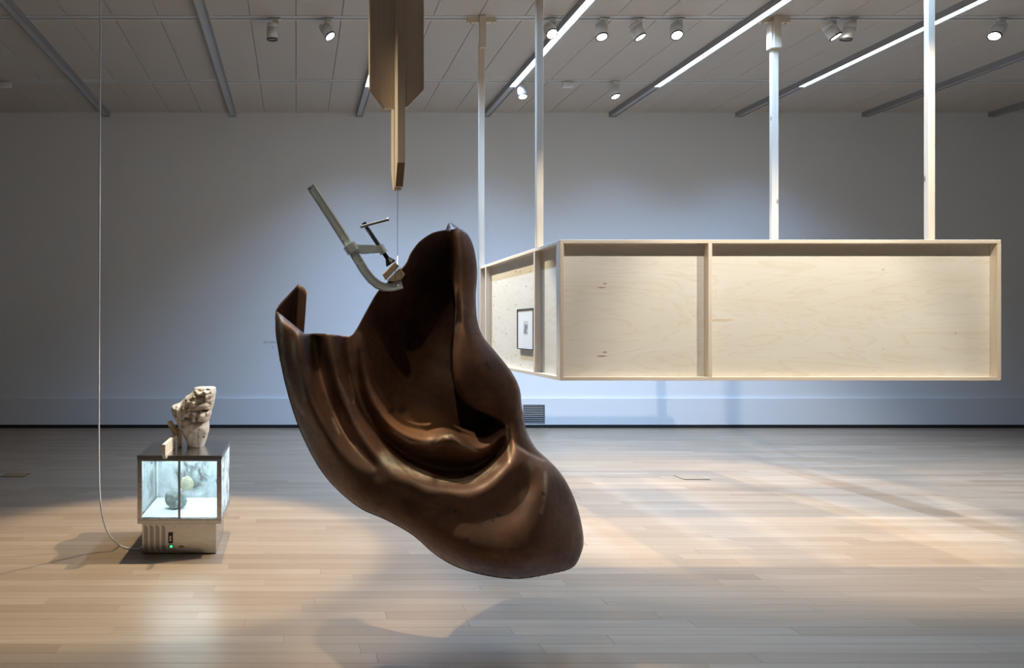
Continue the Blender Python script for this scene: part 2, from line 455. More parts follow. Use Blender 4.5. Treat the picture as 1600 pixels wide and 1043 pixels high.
# lamps on the tracks above the frame
spotlight(2.75, T4, (3.1, 5.5, 1.4), 'lit white spotlight above the metal ear aimed at the left of the wooden panel', size=60, watt=400, col=(1, .96, .88), group='overhead spotlights')
spotlight(4.7, T4, (4.8, 6.8, .3), 'lit white spotlight above the metal ear track aimed at the right of the wooden panel', size=76, watt=600, col=(1, .93, .80), group='overhead spotlights')
spotlight(2.3, T3, (-.85, 5.0, .1), 'lit white spotlight above the wooden frame aimed sideways at the display case', size=32, watt=1000, group='overhead spotlights')
spotlight(-.55, T3, (-.8, 4.8, 0.2), 'lit white spotlight above the display case', size=46, watt=620, group='overhead spotlights')
spotlight(-.5, T4, (.62, 3.36, 1.1), 'lit white spotlight hanging above the metal ear on the side of the cord', size=27, watt=600, blend=1.0, group='overhead spotlights')
spotlight(1.75, T4, (.95, 3.2, .8), 'lit white spotlight hanging above the metal ear on the side of the wooden panel', size=24, watt=90, blend=1.0, group='overhead spotlights')
spotlight(.1, T5, (.80, 3.3, 1.15), 'added white fill spotlight on the viewer-side track, aimed at the metal ear', size=36, watt=75, blend=.7, group='overhead spotlights')  # unseen fill lamp, added to brighten the front of the ear

# small white junction boxes on the track
for pxx, lb in ((887, 'small white junction box on the rear track between two lit spotlights'), (9, 'small white junction box on the rear track near the unlit channel by the cord')):
    t = thing('junction_box', (xt(pxx, T1), T1, CEIL-.006), lb, 'junction box')
    box('housing', (-.075, -.03, -.085), (.075, .03, -.018), M['lamp'], t, .004)
    box('neck', (-.05, -.016, -.02), (.06, .016, 0), M['lamp'], t)

# ---------------------------------------------------------------- suspended wooden room
FX0, FX1, FY0, FY1, FZ0, FZ1 = 2.018, 5.40, 5.235, 7.62, 1.196, 2.276
RT, SD, PT = .028, .060, .018       # rail thickness, stud depth, plywood thickness
fr = thing('suspended_wooden_room', ((FX0+FX1)/2, (FY0+FY1)/2, FZ0), 'pale pine stud frame with plywood walls hanging from the ceiling on four posts', 'wooden structure')
fo = fr.location
def fb(name, a, b, m, bev=.002): return box(name, a, b, M[m] if isinstance(m, str) else m, fr, bev, off=fo)
s204 = F/FY0
kx = lambda p: (p-CX)/F*(FY0+SD); kz = lambda p: EYE-(p-CY)/F*(FY0+SD)
brown = (.30, .17, .08); amber = (.56, .36, .2)
ply_front = plywood('plywood_front', 0, 1, [
    ((kx(945), 0, kz(443)), .022, .009, .8, brown), ((kx(940), 0, kz(449)), .045, .007, .9, brown),
    ((kx(945), 0, kz(550)), .022, .009, .8, brown), ((kx(940), 0, kz(556)), .045, .007, .9, brown),
    ((kx(1122), 0, kz(500)), .12, .011, .55, amber), ((kx(1380), 0, kz(421)), .010, .007, .8, brown), ((kx(1365), 0, kz(455)), .009, .006, .5, brown),
    ((kx(1380), 0, kz(545)), .014, .007, .5, amber), ((kx(1365), 0, kz(579)), .008, .006, .6, amber), ((kx(1493), 0, kz(520)), .010, .009, .6, brown)])
ply_side = plywood('plywood_side', 1, 0)
# front and back frames
for (ya, yb_, yp0, yp1, xs) in ((FY0, FY0+SD, FY0+SD, FY0+SD+PT, (FX0, 3.155, FX1-RT)), (FY1-SD, FY1, FY1-SD-PT, FY1-SD, (FX0, 3.155, 4.3, FX1-RT))):
    fb('top_rail', (FX0, min(ya, yp0), FZ1-RT), (FX1, max(yb_, yp1), FZ1), 'pineX')
    fb('bottom_rail', (FX0, min(ya, yp0), FZ0), (FX1, max(yb_, yp1), FZ0+RT), 'pineX')
    for x in xs: fb('stud', (x, ya, FZ0+RT), (x+.030, yb_, FZ1-RT), 'pineZ')
    x_ply = [FX0, 3.17, FX1]
    for a, b_ in zip(x_ply, x_ply[1:]): fb('plywood_sheet', (a, yp0, FZ0+RT), (b_, yp1, FZ1-RT), ply_front, 0)
# side frames (studs on the outer side)
y0, y1 = FY0+SD+PT, FY1-SD-PT
for sx in (0, 1):
    xa, xb = (FX0, FX0+SD) if sx == 0 else (FX1-SD, FX1)
    xp0, xp1 = (xb, xb+PT) if sx == 0 else (xa-PT, xa)
    fb('top_rail', (min(xa, xp0), y0, FZ1-RT), (max(xb, xp1), y1, FZ1), 'pineY')
    fb('bottom_rail', (min(xa, xp0), y0, FZ0), (max(xb, xp1), y1, FZ0+RT), 'pineY')
    for y in (5.79, 7.29, y1-.034): fb('stud', (xa, y, FZ0+RT), (xb, y+.034, FZ1-RT), 'pineZ')
    fb('plywood_sheet', (xp0, y0, FZ0+RT), (xp1, y1, FZ1-RT), ply_side, 0)
# screw heads on the left plywood
random.seed(2)
bm = bmesh.new(); bm_tube(bm, [(0, 0, 0), (-.0015, 0, 0)], .008, 8); scm = bpy.data.meshes.new('screw_head')
bm.to_mesh(scm); bm.free(); scm.materials.append(paint('screw_spot', (.28, .17, .09), .5))
Xp = FX0+SD
for (qx, qy) in ((828, 424), (822, 447), (791.5, 446), (813, 424), (806, 424), (772, 463), (771, 477), (806, 476), (794.5, 483), (791.5, 521), (775, 441), (791.5, 559), (806, 555), (775, 512), (813, 570), (771.5, 533), (780, 496)):
    Yq = F*Xp/(qx-CX); o = link(bpy.data.objects.new('screw_head', scm), fr)
    o.location = Vector((Xp, Yq, EYE-(qy-CY)/F*Yq))-fo
# posts up to the ceiling, with lap pieces and T boards at the tracks
for (x0, x1, ty, side) in ((2.018, 2.075, 5.745, 0), (5.315, 5.372, 5.745, 1), (2.018, 2.078, T2-.01, 0), (5.262, 5.335, T2-.01, 1)):
    yp = min(ty, FY1-.06)
    fb('post', (x0, yp, FZ1), (x1, yp+.045, 4.75), 'pineZ', .003)
    fb('lap_piece', (x0-.004, yp-.038, 4.69), (x1+.006, yp, CEIL-.006), 'pineZ', .003)
    if side: fb('lap_piece', (x0-.03, yp-.03, 4.69), (x0-.004, yp+.05, CEIL-.06), 'pineZ', .003)
    fb('hanger_board', (x0-.13, yp, CEIL-.066), (x1+.13, yp+.045, CEIL-.006), 'pineX', .003)
    for dx in (-.09, .09+x1-x0):
        b2 = bmesh.new(); bm_tube(b2, [Vector((x0+dx, yp+.02, CEIL-.066))-fo, Vector((x0+dx, yp+.02, CEIL-.076))-fo], .008, 8); bm_obj('bolt', b2, M['darkmetal'], fr)

# framed picture on the left plywood
Yn, Yf = F*(Xp-.03)/(832.5-CX), F*(Xp-.03)/(807.5-CX)
pz1, pz0 = EYE-(481-CY)/F*Yn*1.0, EYE-(547-CY)/F*Yn
pic = thing('framed_picture', (Xp, (Yn+Yf)/2, pz0), 'small grey print in a white mat and thin black frame', 'picture'); po = pic.location
fd = .030; ft = .008
Xf = Xp-fd
for a, b_ in (((Xf, Yn, pz0), (Xp-.001, Yn+ft, pz1)), ((Xf, Yf-ft, pz0), (Xp-.001, Yf, pz1)), ((Xf, Yn+ft, pz0), (Xp-.001, Yf-ft, pz0+ft)), ((Xf, Yn+ft, pz1-ft), (Xp-.001, Yf-ft, pz1))):
    box('frame_side', a, b_, M['black'], pic, .001, off=po)
mat_ = box('mat_board', (Xf+.008, Yn+ft, pz0+ft), (Xp-.002, Yf-ft, pz1-ft), M['white'], pic, off=po)
b = NB('grey_print'); v = b.coords((1, 9, 12)); n = b.noise(v, 2.2, 3, .6)
b.base(b.ramp(n, [(.40, (.13, .15, .17)), (.5, (.33, .35, .36)), (.6, (.62, .61, .57))], 'CONSTANT')); b.set(Roughness=.6)
yc = (Yn+Yf)/2-.01; zc = (pz0+pz1)/2+.012
box('print_sheet', (Xf+.0068, yc-.055, zc-.062), (Xf+.0082, yc+.055, zc+.062), paint('print_paper', (.62, .61, .57), .6), pic, off=po)
box('print_image', (Xf+.006, yc-.046, zc-.048), (Xf+.0069, yc+.046, zc+.030), b.m, pic, off=po)

# ---------------------------------------------------------------- hanging timber post
BX = (627-CX)/F*3.40
tp = thing('hanging_timber_post', (BX, 3.52, px(0, 292, 3.44).z), 'hanging timber post of two sticks clasping a wide tapered board, from the ceiling', 'timber post')
to = tp.location
zc_ = CEIL-.006
def tpiece(name, poly, vec, m):
    bm = bmesh.new(); bm_prism(bm, [sub(p, to) for p in poly], vec)
    bmesh.ops.recalc_face_normals(bm, faces=bm.faces)
    bmesh.ops.bevel(bm, geom=bm.edges[:], offset=.0025, segments=1, affect='EDGES'); o = bm_obj(name, bm, M[m], tp)
    return o
hw = .0195
zb = px(0, 291.5, 3.47).z; zs = px(0, 254, 3.40).z
tpiece('front_stick', [(BX-hw, 3.40, zc_), (BX-hw, 3.40, zs), (BX-hw, 3.47, zb), (BX-hw, 3.497, zb)] + [(BX-hw, 3.497, zc_)], (2*hw, 0, 0), 'beamZ')
# sloped end-grain cut as its own face piece
bm = bmesh.new(); e = .0015
bm_prism(bm, [sub(p, to) for p in ((BX-hw+.002, 3.40-e, zs), (BX+hw-.002, 3.40-e, zs), (BX+hw-.002, 3.47-e, zb), (BX-hw+.002, 3.47-e, zb))], (0, .001, .0006)); bm_obj('end_grain_face', bm, M['end'], tp)
tpiece('back_stick', [(BX-hw, 3.531, zc_), (BX-hw, 3.531, zb-.004), (BX-hw, 3.56, zb-.004), (BX-hw, 3.63, zs+.01), (BX-hw, 3.63, zc_)], (2*hw, 0, 0), 'beamZ')
P_ = lambda x, y: px(x, y, 3.50)
pl_ = [P_(577, 138), P_(600, 169), P_(637, 167), P_(662.5, 140)]
tpiece('wide_board', [(pl_[0].x, 3.499, zc_), (pl_[0].x, 3.499, pl_[0].z), (pl_[1].x, 3.499, pl_[1].z), (pl_[2].x, 3.499, pl_[2].z), (pl_[3].x, 3.499, pl_[3].z), (pl_[3].x, 3.499, zc_)], (0, .03, 0), 'beamZ')

# ---------------------------------------------------------------- the metal ear
SY = 3.5
def ear():
    def catmull(P, n=10, closed=True):
        P = np.array(P, float); out = []
        N = len(P)
        for i in range(N if closed else N-1):
            p0, p1, p2, p3 = P[(i-1) % N], P[i], P[(i+1) % N], P[(i+2) % N]
            if not closed:
                if i == 0: p0 = p1
                if i == N-2: p3 = p2
            if p1[2] > .5: p0 = p1                 # corner flags stop the spline
            if p2[2] > .5: p3 = p2
            for k in range(n):
                t = k/n
                out.append(.5*((2*p1)+(-p0+p2)*t+(2*p0-5*p1+4*p2-p3)*t*t+(-p0+3*p1-3*p2+p3)*t**3))
        return np.array(out)
    # x, y, corner, rounding depth A
    O = [(431, 485, 1, .10), (475.5, 521.5, 1, 0), (499, 520.5, 0, 0), (522, 522.5, 0, 0), (547, 524.5, 0, 0), (558, 512, 0, 0), (572, 487, 0, 0), (590, 456, 0, 0), (611, 436, 0, 0), (634, 412, 0, 0),
         (642, 395, 0, 0), (655, 378, 0, 0), (675, 364, 0, 0), (697, 358.5, 1, 0), (703, 361, 1, 0), (710, 357, 0, .01), (722, 359.5, 0, .02), (733, 370, 0, .03), (741, 392, 0, .03), (745, 425, 0, .03), (743, 462, 0, .03), (745, 498, 0, .03),
         (754, 525, 0, .03), (776, 552, 0, .03), (798, 580, 0, .03), (811, 606, 0, .03), (815, 635, 0, .04), (822, 672, 0, .06), (836, 699, 0, .08), (854, 716, 0, .08), (874, 737, 0, .10), (890, 763, 0, .14), (903, 797, 0, .17),
         (911, 838, 0, .19), (908, 862, 0, .17), (894, 886, 0, .14), (860, 896, 0, .17), (808, 904, 0, .20), (760, 899, 0, .20), (715, 886, 0, .20), (680, 866, 0, .18), (645, 836, 0, .15), (605, 813, 0, .15), (563, 794, 0, .16),
         (526, 764, 0, .17), (500, 733, 0, .17), (479, 695, 0, .16), (462, 655, 0, .14), (447, 606, 0, .12), (437, 560, 0, .11), (430.5, 518, 0, .10)]
    OC = catmull(O, 12)
    oxy, oA = OC[:, :2], np.clip(OC[:, 3], 0, 1)
    LN = {}
    LN['outline'] = [(433, 520, .07), (437, 560, .09), (447, 606, .11), (462, 655, .13), (479, 695, .15), (500, 733, .17), (526, 764, .19), (563, 794, .22), (605, 813, .25), (645, 836, .27), (680, 866, .29), (715, 886, .30), (760, 899, .31), (808, 904, .31), (860, 896, .28), (894, 886, .24), (908, 862, .22), (911, 838, .20), (903, 797, .18), (890, 763, .17), (874, 737, .16), (854, 716, .15), (836, 699, .14), (822, 672, .12)]
    LN['band'] = [(452, 512, .115), (453, 540, .125), (462, 600, .155), (478, 650, .18), (503, 700, .205), (540, 745, .228), (585, 772, .245)]
    LN['crest'] = [(473, 521, .14), (477, 550, .155), (482, 580, .17), (493, 620, .19), (508, 655, .21), (530, 693, .225), (558, 722, .235), (590, 742, .242)]
    LN['groove'] = [(485, 524, -.03), (488, 555, -.02), (494, 585, .0), (505, 622, .04), (520, 656, .08), (540, 688, .135), (562, 711, .185), (585, 728, .222)]
    LN['ridge'] = [(507, 521, .055), (514, 550, .08), (522, 580, .10), (535, 620, .13), (554, 658, .16), (580, 694, .20), (604, 718, .23), (640, 739, .235), (690, 755, .24), (740, 754, .24), (775, 729, .225), (792, 708, .205), (801, 688, .183), (806, 664, .155)]
    LN['valley'] = [(541, 524, -.01), (546, 560, .0), (555, 600, .015), (573, 645, .035), (598, 680, .05), (627, 706, .055), (660, 726, .055), (700, 741, .05), (735, 735, .055), (765, 712, .07), (785, 688, .105)]
    LN['rim'] = [(560, 515, .015), (566, 560, .045), (575, 600, .075), (590, 640, .11), (612, 670, .14), (640, 688, .16), (668, 692, .17), (684, 684, .18), (700, 678, .19), (716, 685, .185), (735, 699, .175), (757, 703, .165), (773, 693, .145), (781, 675, .12)]
    LN['bulge'] = [(689, 699, .175), (700, 702, .205), (711, 700, .19)]
    LN['dipl'] = [(664, 706, .12), (676, 712, .11)]
    LN['dipr'] = [(728, 716, .115), (740, 714, .12)]
    LN['inner'] = [(580, 535, -.04), (588, 575, -.03), (596, 605, -.02), (612, 637, .01), (632, 658, .035), (660, 668, .045), (690, 662, .02), (725, 674, .02), (750, 685, .04), (763, 676, -.04)]
    LN['deep'] = [(600, 520, -.14), (612, 560, -.17), (625, 595, -.19), (645, 622, -.16), (680, 632, -.16), (715, 642, -.16), (745, 650, -.17), (768, 660, -.18)]
    LN['freeedge'] = [(572, 487, .01), (590, 456, .0), (611, 436, -.01), (634, 412, -.02), (655, 378, -.04), (675, 364, -.06)]
    LN['freein'] = [(596, 478, -.05), (616, 456, -.06), (642, 430, -.08), (664, 400, -.10), (684, 380, -.10)]
    LN['loberidge'] = [(853, 732, .20), (852, 770, .285), (846, 815, .345), (833, 855, .38)]
    C = [(431, 485, .05), (700, 560, -.36), (650, 550, -.34), (640, 500, -.30), (690, 490, -.35), (700, 430, -.26), (672, 450, -.26), (632, 470, -.14), (698, 366, -.10), (700, 392, -.16), (665, 590, -.30), (720, 600, -.30),
         (640, 780, .268), (650, 805, .283), (700, 790, .288), (700, 840, .33), (760, 790, .305), (760, 850, .37), (810, 760, .265), (812, 800, .325), (812, 850, .385), (873, 770, .205), (880, 810, .235), (884, 850, .255), (862, 872, .31), (805, 884, .37), (745, 880, .35), (670, 845, .30)]
    for L in LN.values():
        c_ = catmull([(x, y, 0, dd) for x, y, dd in L], 8, False)
        c_ = np.vstack([c_, [L[-1][0], L[-1][1], 0, L[-1][2]]])
        s_ = np.r_[0, np.cumsum(np.hypot(np.diff(c_[:, 0]), np.diff(c_[:, 1])))]
        for q in np.linspace(0, s_[-1], max(2, int(s_[-1]/9))): C.append((np.interp(q, s_, c_[:, 0]), np.interp(q, s_, c_[:, 1]), np.interp(q, s_, c_[:, 3])))
    Fl = []
    for L in ([(705, 360, -.07), (707, 400, -.045), (708, 440, -.01), (711, 480, .05), (709, 520, .09), (708, 560, .11), (713, 600, .115), (727, 627, .11), (748, 642, .105), (768, 650, .11), (784, 660, .125)],
              [(733, 370, -.12), (742, 400, -.10), (745, 440, -.07), (744, 498, .0), (755, 526, .03), (776, 552, .05), (798, 580, .06), (811, 606, .07), (815, 635, .09), (822, 672, .12), (836, 699, .14)],
              [(722, 372, -.06), (726, 400, -.03), (728, 450, .01), (729, 480, .06), (731, 510, .105), (740, 545, .135), (758, 580, .15), (780, 615, .148), (797, 645, .147), (805, 668, .158), (800, 690, .188), (790, 712, .21)]):
        c_ = catmull([(x, y, 0, dd) for x, y, dd in L], 5, False); Fl += [(q[0], q[1], q[3]) for q in c_]+[L[-1]]
    def tps(C, sm=2.0):
        C = np.array(C); X = C[:, :2]/100; n = len(C)
        def U(r2): return np.where(r2 > 0, .5*r2*np.log(np.maximum(r2, 1e-12)), 0)
        K = U(((X[:, None]-X[None])**2).sum(-1))+np.eye(n)*sm*1e-3
        Pm = np.c_[np.ones(n), X]; A = np.block([[K, Pm], [Pm.T, np.zeros((3, 3))]])
        w = np.linalg.solve(A, np.r_[C[:, 2], np.zeros(3)])
        def f(Q):
            Q = Q/100; out = np.empty(len(Q))
            for i in range(0, len(Q), 20000):
                q = Q[i:i+20000]; r2 = ((q[:, None]-X[None])**2).sum(-1)
                out[i:i+20000] = U(r2)@w[:n]+w[n]+q@w[n+1:]
            return out
        return f
    fM, fF = tps(C), tps(Fl)
    edge = catmull([(704, 350, 0, 0), (705, 362, 0, 0), (707, 400, 0, 0), (707, 440, 0, 0), (711, 478, 0, 0), (709, 520, 0, 0), (707, 560, 0, 0), (712, 598, 0, 0), (726, 627, 0, 0), (747, 642, 0, 0), (768, 651, 0, 0), (786, 662, 0, 0), (798, 676, 0, 0), (812, 700, 0, 0), (850, 720, 0, 0)], 10, False)[:, :2]
    fpoly = np.r_[edge, [(1000, 720), (1000, 350)]]
    def inside(Q, P):
        r = np.zeros(len(Q), bool); j = len(P)-1
        for i in range(len(P)):
            (xi, yi), (xj, yj) = P[i], P[j]
            c = ((yi > Q[:, 1]) != (yj > Q[:, 1])) & (Q[:, 0] < (xj-xi)*(Q[:, 1]-yi)/(yj-yi+1e-12)+xi)
            r ^= c; j = i
        return r
    def near(Q, P, closed):
        """distance, nearest point, segment index to a polyline"""
        A = P; B = np.roll(P, -1, 0)
        if not closed: A, B = P[:-1], P[1:]
        bd = np.full(len(Q), 1e9); bp = np.zeros_like(Q); bi = np.zeros(len(Q), int)
        for i in range(len(A)):
            ab = B[i]-A[i]; t = np.clip(((Q-A[i])@ab)/(ab@ab+1e-12), 0, 1)
            p = A[i]+t[:, None]*ab; d = np.hypot(*(Q-p).T); m = d < bd
            bd[m] = d[m]; bp[m] = p[m]; bi[m] = i
        return bd, bp, bi
    st = 2.0
    gx = np.arange(424, 918, st); gy = np.arange(350, 912, st)
    GX, GY = np.meshgrid(gx, gy); Q = np.c_[GX.ravel(), GY.ravel()]
    ins = inside(Q, oxy).reshape(GX.shape)
    cell = ins[:-1, :-1].astype(int)+ins[1:, :-1]+ins[:-1, 1:]+ins[1:, 1:] >= 3
    ids = -np.ones(GX.shape, int)
    used = np.zeros(GX.shape, bool)
    used[:-1, :-1] |= cell; used[1:, :-1] |= cell; used[:-1, 1:] |= cell; used[1:, 1:] |= cell
    ids[used] = np.arange(used.sum())
    pts = np.c_[GX[used], GY[used]]
    faces = []
    for i, j in zip(*np.nonzero(cell)):
        faces.append([ids[i, j], ids[i+1, j], ids[i+1, j+1], ids[i, j+1]])
    ec = {}
    for f in faces:
        for k in range(4):
            e_ = (f[k], f[(k+1) % 4]); ec[tuple(sorted(e_))] = ec.get(tuple(sorted(e_)), 0)+1
    bed = [e_ for e_, c in ec.items() if c == 1]
    bset = np.array(sorted({v for e_ in bed for v in e_}))
    bd, bp, bi = near(pts, oxy, True)
    pts[bset] = bp[bset]; bd[bset] = 0
    # smooth amplitude: weighted over the outline
    A = oA[bi]
    w = np.exp(-((pts[:, None, :]-oxy[None, ::4])**2).sum(-1)/(2*30.0**2))
    A = .3*A+.7*(w*oA[None, ::4]).sum(1)/(w.sum(1)+1e-9)
    A[bset] = np.minimum(A[bset], 1)
    near_top = bd*0
    R = np.clip(A*260, 8, 46)
    t = np.clip(bd/R, 0, 1)
    rnd = A*(1-np.sqrt(np.clip(1-(1-t)**2, 0, 1)))
    dM = fM(pts); dF = fF(pts)
    sd, _, _ = near(pts, edge, False); sd = np.where(inside(pts, fpoly), sd, -sd)
    te = np.clip(sd/14, 0, 1); dF2 = dF-.05*(1-np.sqrt(np.clip(1-(1-te)**2, 0, 1)))*np.clip((668-pts[:, 1])/30, 0, 1)
    u = np.clip((sd+3)/6, 0, 1); u = u*u*(3-2*u)
    d = dM*(1-u)+dF2*u
    d = d-rnd
    def wpt(q, dd):
        Y = SY-dd; return np.c_[(q[:, 0]-CX)/F*Y, Y, EYE-(q[:, 1]-CY)/F*Y]
    V = list(map(tuple, wpt(pts, d))); FC = [tuple(f) for f in faces]
    uv = [tuple(q) for q in pts]
    # wrap the rounded outline back behind itself
    nb = {}
    cen = np.array([670, 690.])
    # inward normal from the outline tangent
    def inward(i):
        k = bi[i]; tg = oxy[(k+2) % len(oxy)]-oxy[(k-1) % len(oxy)]; n_ = np.array([-tg[1], tg[0]]); n_ /= np.hypot(*n_)+1e-9
        if not inside((pts[i]+n_*4)[None], oxy)[0]: n_ = -n_
        return n_
    rings = {}
    for i in bset:
        if oA[bi[i]] < .075 or np.hypot(*(pts[i]-np.array([431, 485.]))) < 14: continue
        n_ = inward(i); a = oA[bi[i]]; lst = [int(i)]
        for th in (18, 36, 54, 72):
            th = math.radians(th); q = pts[i]+n_*(1-math.cos(th))*a*190; dd = d[i]-a*1.0*math.sin(th)
            V.append(tuple(wpt(q[None], np.array([dd]))[0])); uv.append(tuple(q)); lst.append(len(V)-1)
        rings[int(i)] = lst
    for a_, b_ in bed:
        if a_ in rings and b_ in rings:
            for k in range(4): FC.append((rings[a_][k], rings[b_][k], rings[b_][k+1], rings[a_][k+1]))
    # the back of the curled tip at the left, and the folded lip on top
    def patch(rows):
        rows = [catmull([(x, y, c, dd) for x, y, c, dd in r_], 5, False) for r_ in rows]
        n = min(len(r_) for r_ in rows); b0 = len(V)
        rows = [r_[:n] for r_ in rows]
        full = []
        for a_, b_ in zip(rows, rows[1:]):
            for k in range(5): full.append(a_+(b_-a_)*k/5)
        full.append(rows[-1])
        for r_ in full:
            for x, y, dd in zip(r_[:, 0], r_[:, 1], r_[:, 3]):
                V.append(tuple(wpt(np.array([[x, y]]), np.array([dd]))[0])); uv.append((x, y))
        for i in range(len(full)-1):
            for k in range(n-1): FC.append((b0+i*n+k, b0+(i+1)*n+k, b0+(i+1)*n+k+1, b0+i*n+k+1))
    dl = -.05
    patch([[(431, 485, 0, dl), (437, 475, 0, dl-.03), (448, 463, 0, dl-.08), (466.5, 443.5, 1, dl-.13), (470, 446, 0, dl-.12), (476, 450, 0, dl-.09), (478.5, 456, 0, dl-.06), (478.5, 458, 0, dl-.05)],
           [(431, 505, 0, dl), (437, 500, 0, dl-.03), (446, 495, 0, dl-.08), (456, 490, 1, dl-.13), (462, 490, 0, dl-.12), (470, 490, 0, dl-.09), (476, 490, 0, dl-.06), (476.6, 490, 0, dl-.05)],
           [(431.5, 525, 0, dl), (436, 530, 0, dl-.03), (444, 530, 0, dl-.08), (451, 530, 1, dl-.13), (458, 530, 0, dl-.12), (466, 530, 0, dl-.09), (473, 526, 0, dl-.06), (474, 524, 0, dl-.05)],
           [(438, 565, 0, dl), (442, 565, 0, dl-.03), (448, 565, 0, dl-.08), (455, 565, 1, dl-.13), (461, 565, 0, dl-.12), (468, 563, 0, dl-.09), (476, 560, 0, dl-.06), (477, 560, 0, dl-.05)]])
    patch([[(699, 360.5, 0, -.12), (706, 359, 0, -.09), (714, 358, 0, -.09), (723, 361, 0, -.09)],
           [(698, 360, 0, -.135), (705, 357.5, 0, -.11), (713, 356, 0, -.11), (723, 360.5, 0, -.10)],
           [(697, 359.5, 0, -.16), (702, 348, 0, -.19), (712, 353, 0, -.16), (724, 361, 0, -.115)]])
    me = bpy.data.meshes.new('metal_ear'); me.from_pydata(V, [], FC)
    me.polygons.foreach_set('use_smooth', [True]*len(FC))
    UV = np.array(uv)
    # stains, painted highlights and a painted lit patch, stored as attributes
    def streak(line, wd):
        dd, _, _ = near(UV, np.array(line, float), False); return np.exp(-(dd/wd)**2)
    g = np.maximum.reduce([streak([(439, 495), (440, 520), (443, 560), (449, 590), (458, 615), (466, 635), (474, 645)], 3.0)*1.0,
                           streak([(458, 530), (461, 560), (467, 580), (472, 600), (477, 625)], 3.4)*.6,
                           streak([(600, 718), (612, 722)], 7)*.7, streak([(712, 485), (711, 515)], 3)*.5, streak([(528, 590), (545, 630)], 1.2)*.5])
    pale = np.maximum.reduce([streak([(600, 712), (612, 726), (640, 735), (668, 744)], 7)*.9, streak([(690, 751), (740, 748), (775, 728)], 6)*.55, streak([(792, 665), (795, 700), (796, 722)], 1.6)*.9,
                              streak([(852, 738), (852, 770), (846, 800)], 2.6)*.6, streak([(826, 722), (832, 730)], 4)*.4, streak([(545, 585), (553, 622), (552, 630)], 1)*.5, streak([(680, 692), (690, 682), (705, 680), (722, 695), (745, 704)], 1.6)*.6, streak([(612, 671), (640, 690), (672, 693)], 2)*.6, streak([(520, 655), (530, 678)], 2)*.5])  # highlights painted along ridges and rim, plus a polished patch and scratch
    dk = np.zeros(len(UV))
    for x, y, r_ in ((711.5, 797.5, 2.6), (778, 804, 3.0), (770, 813, 2.6), (730, 842, 3.2), (683, 786, 1.8), (684, 787, 1.6), (726, 778, 1.2), (848, 771, 3), (760, 569, 4), (765, 575, 3), (722, 613, 4), (627, 640, 7), (612, 641, 5), (607, 645, 2)):
        dk = np.maximum(dk, np.exp(-(((UV-[x, y])**2).sum(1)/(r_*r_))**2))
    lit_bowl = np.exp(-(((UV[:, 0]-645)/55)**2+((UV[:, 1]-662)/26)**2)**2)  # light on the bowl floor painted in as a copper-orange patch
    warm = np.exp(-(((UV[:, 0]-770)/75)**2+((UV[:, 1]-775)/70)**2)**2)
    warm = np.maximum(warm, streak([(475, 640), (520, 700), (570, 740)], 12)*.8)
    for nm, arr in (('verdigris', g), ('polish_highlight', pale), ('spots', dk), ('copper', lit_bowl), ('reddish', warm)):
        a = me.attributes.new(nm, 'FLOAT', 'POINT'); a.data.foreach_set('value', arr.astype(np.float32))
    return me
b = NB('patinated_copper')
v = b.coords((1, 1, 1))
n1 = b.noise(v, 5, 6, .62, .4); n2 = b.noise(v, 26, 5, .65); n3 = b.noise(v, 160, 3, .6)
n4 = b.noise(b.coords((2, 2, 30)), 1.4, 4, .6, .5)
col = b.ramp(n1, [(.28, (.078, .040, .027)), (.5, (.132, .070, .046)), (.72, (.185, .097, .062))])
col = b.mix(b.ramp(n2, [(.42, 0.0), (.75, .55)]), col, (.066, .038, .029))
n5 = b.noise(b.coords((1, 1, 1)), 2.3, 5, .7, 1.2); n6 = b.noise(b.coords((1, 1, 1)), 11, 6, .7, .8)
col = b.mix(b.ramp(n5, [(.44, 0.0), (.66, .75)]), col, (.215, .095, .052))
col = b.mix(b.ramp(n6, [(.54, 0.0), (.70, .75)]), col, (.070, .040, .042))
col = b.mix(b.ramp(n4, [(.5, 0.0), (.75, .25)]), col, (.085, .046, .038))
at = lambda n: b.n('ShaderNodeAttribute', attribute_name=n).outputs['Fac']
brk = b.ramp(n2, [(.35, 0.25), (.6, 1.0)])
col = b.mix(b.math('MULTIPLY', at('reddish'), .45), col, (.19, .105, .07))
col = b.mix(b.math('MULTIPLY', at('copper'), .75), col, (.30, .135, .058))  # lit look of the bowl floor put into the colour
col = b.mix(b.math('MULTIPLY', b.math('MULTIPLY', at('polish_highlight'), brk), .85), col, (.74, .60, .43))  # pale tone for painted highlights and polish
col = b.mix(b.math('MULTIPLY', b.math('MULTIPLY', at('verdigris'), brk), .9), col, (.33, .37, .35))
col = b.mix(b.math('MULTIPLY', at('spots'), .85), col, (.03, .022, .022))
b.base(col); b.set(Metallic=.35)
b.l(b.ramp(n2, [(.3, .42), (.7, .58)]), b.p.inputs['Roughness'])
b.bump(b.math('ADD', b.math('MULTIPLY', n2, .6), b.math('MULTIPLY', n3, .15)), .10, .004)
M['ear'] = b.m
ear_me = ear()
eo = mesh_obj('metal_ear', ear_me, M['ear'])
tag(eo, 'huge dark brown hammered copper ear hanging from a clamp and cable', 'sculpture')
# sheet thickness
sm = eo.modifiers.new('thickness', 'SOLIDIFY'); sm.thickness = .004; sm.offset = 0

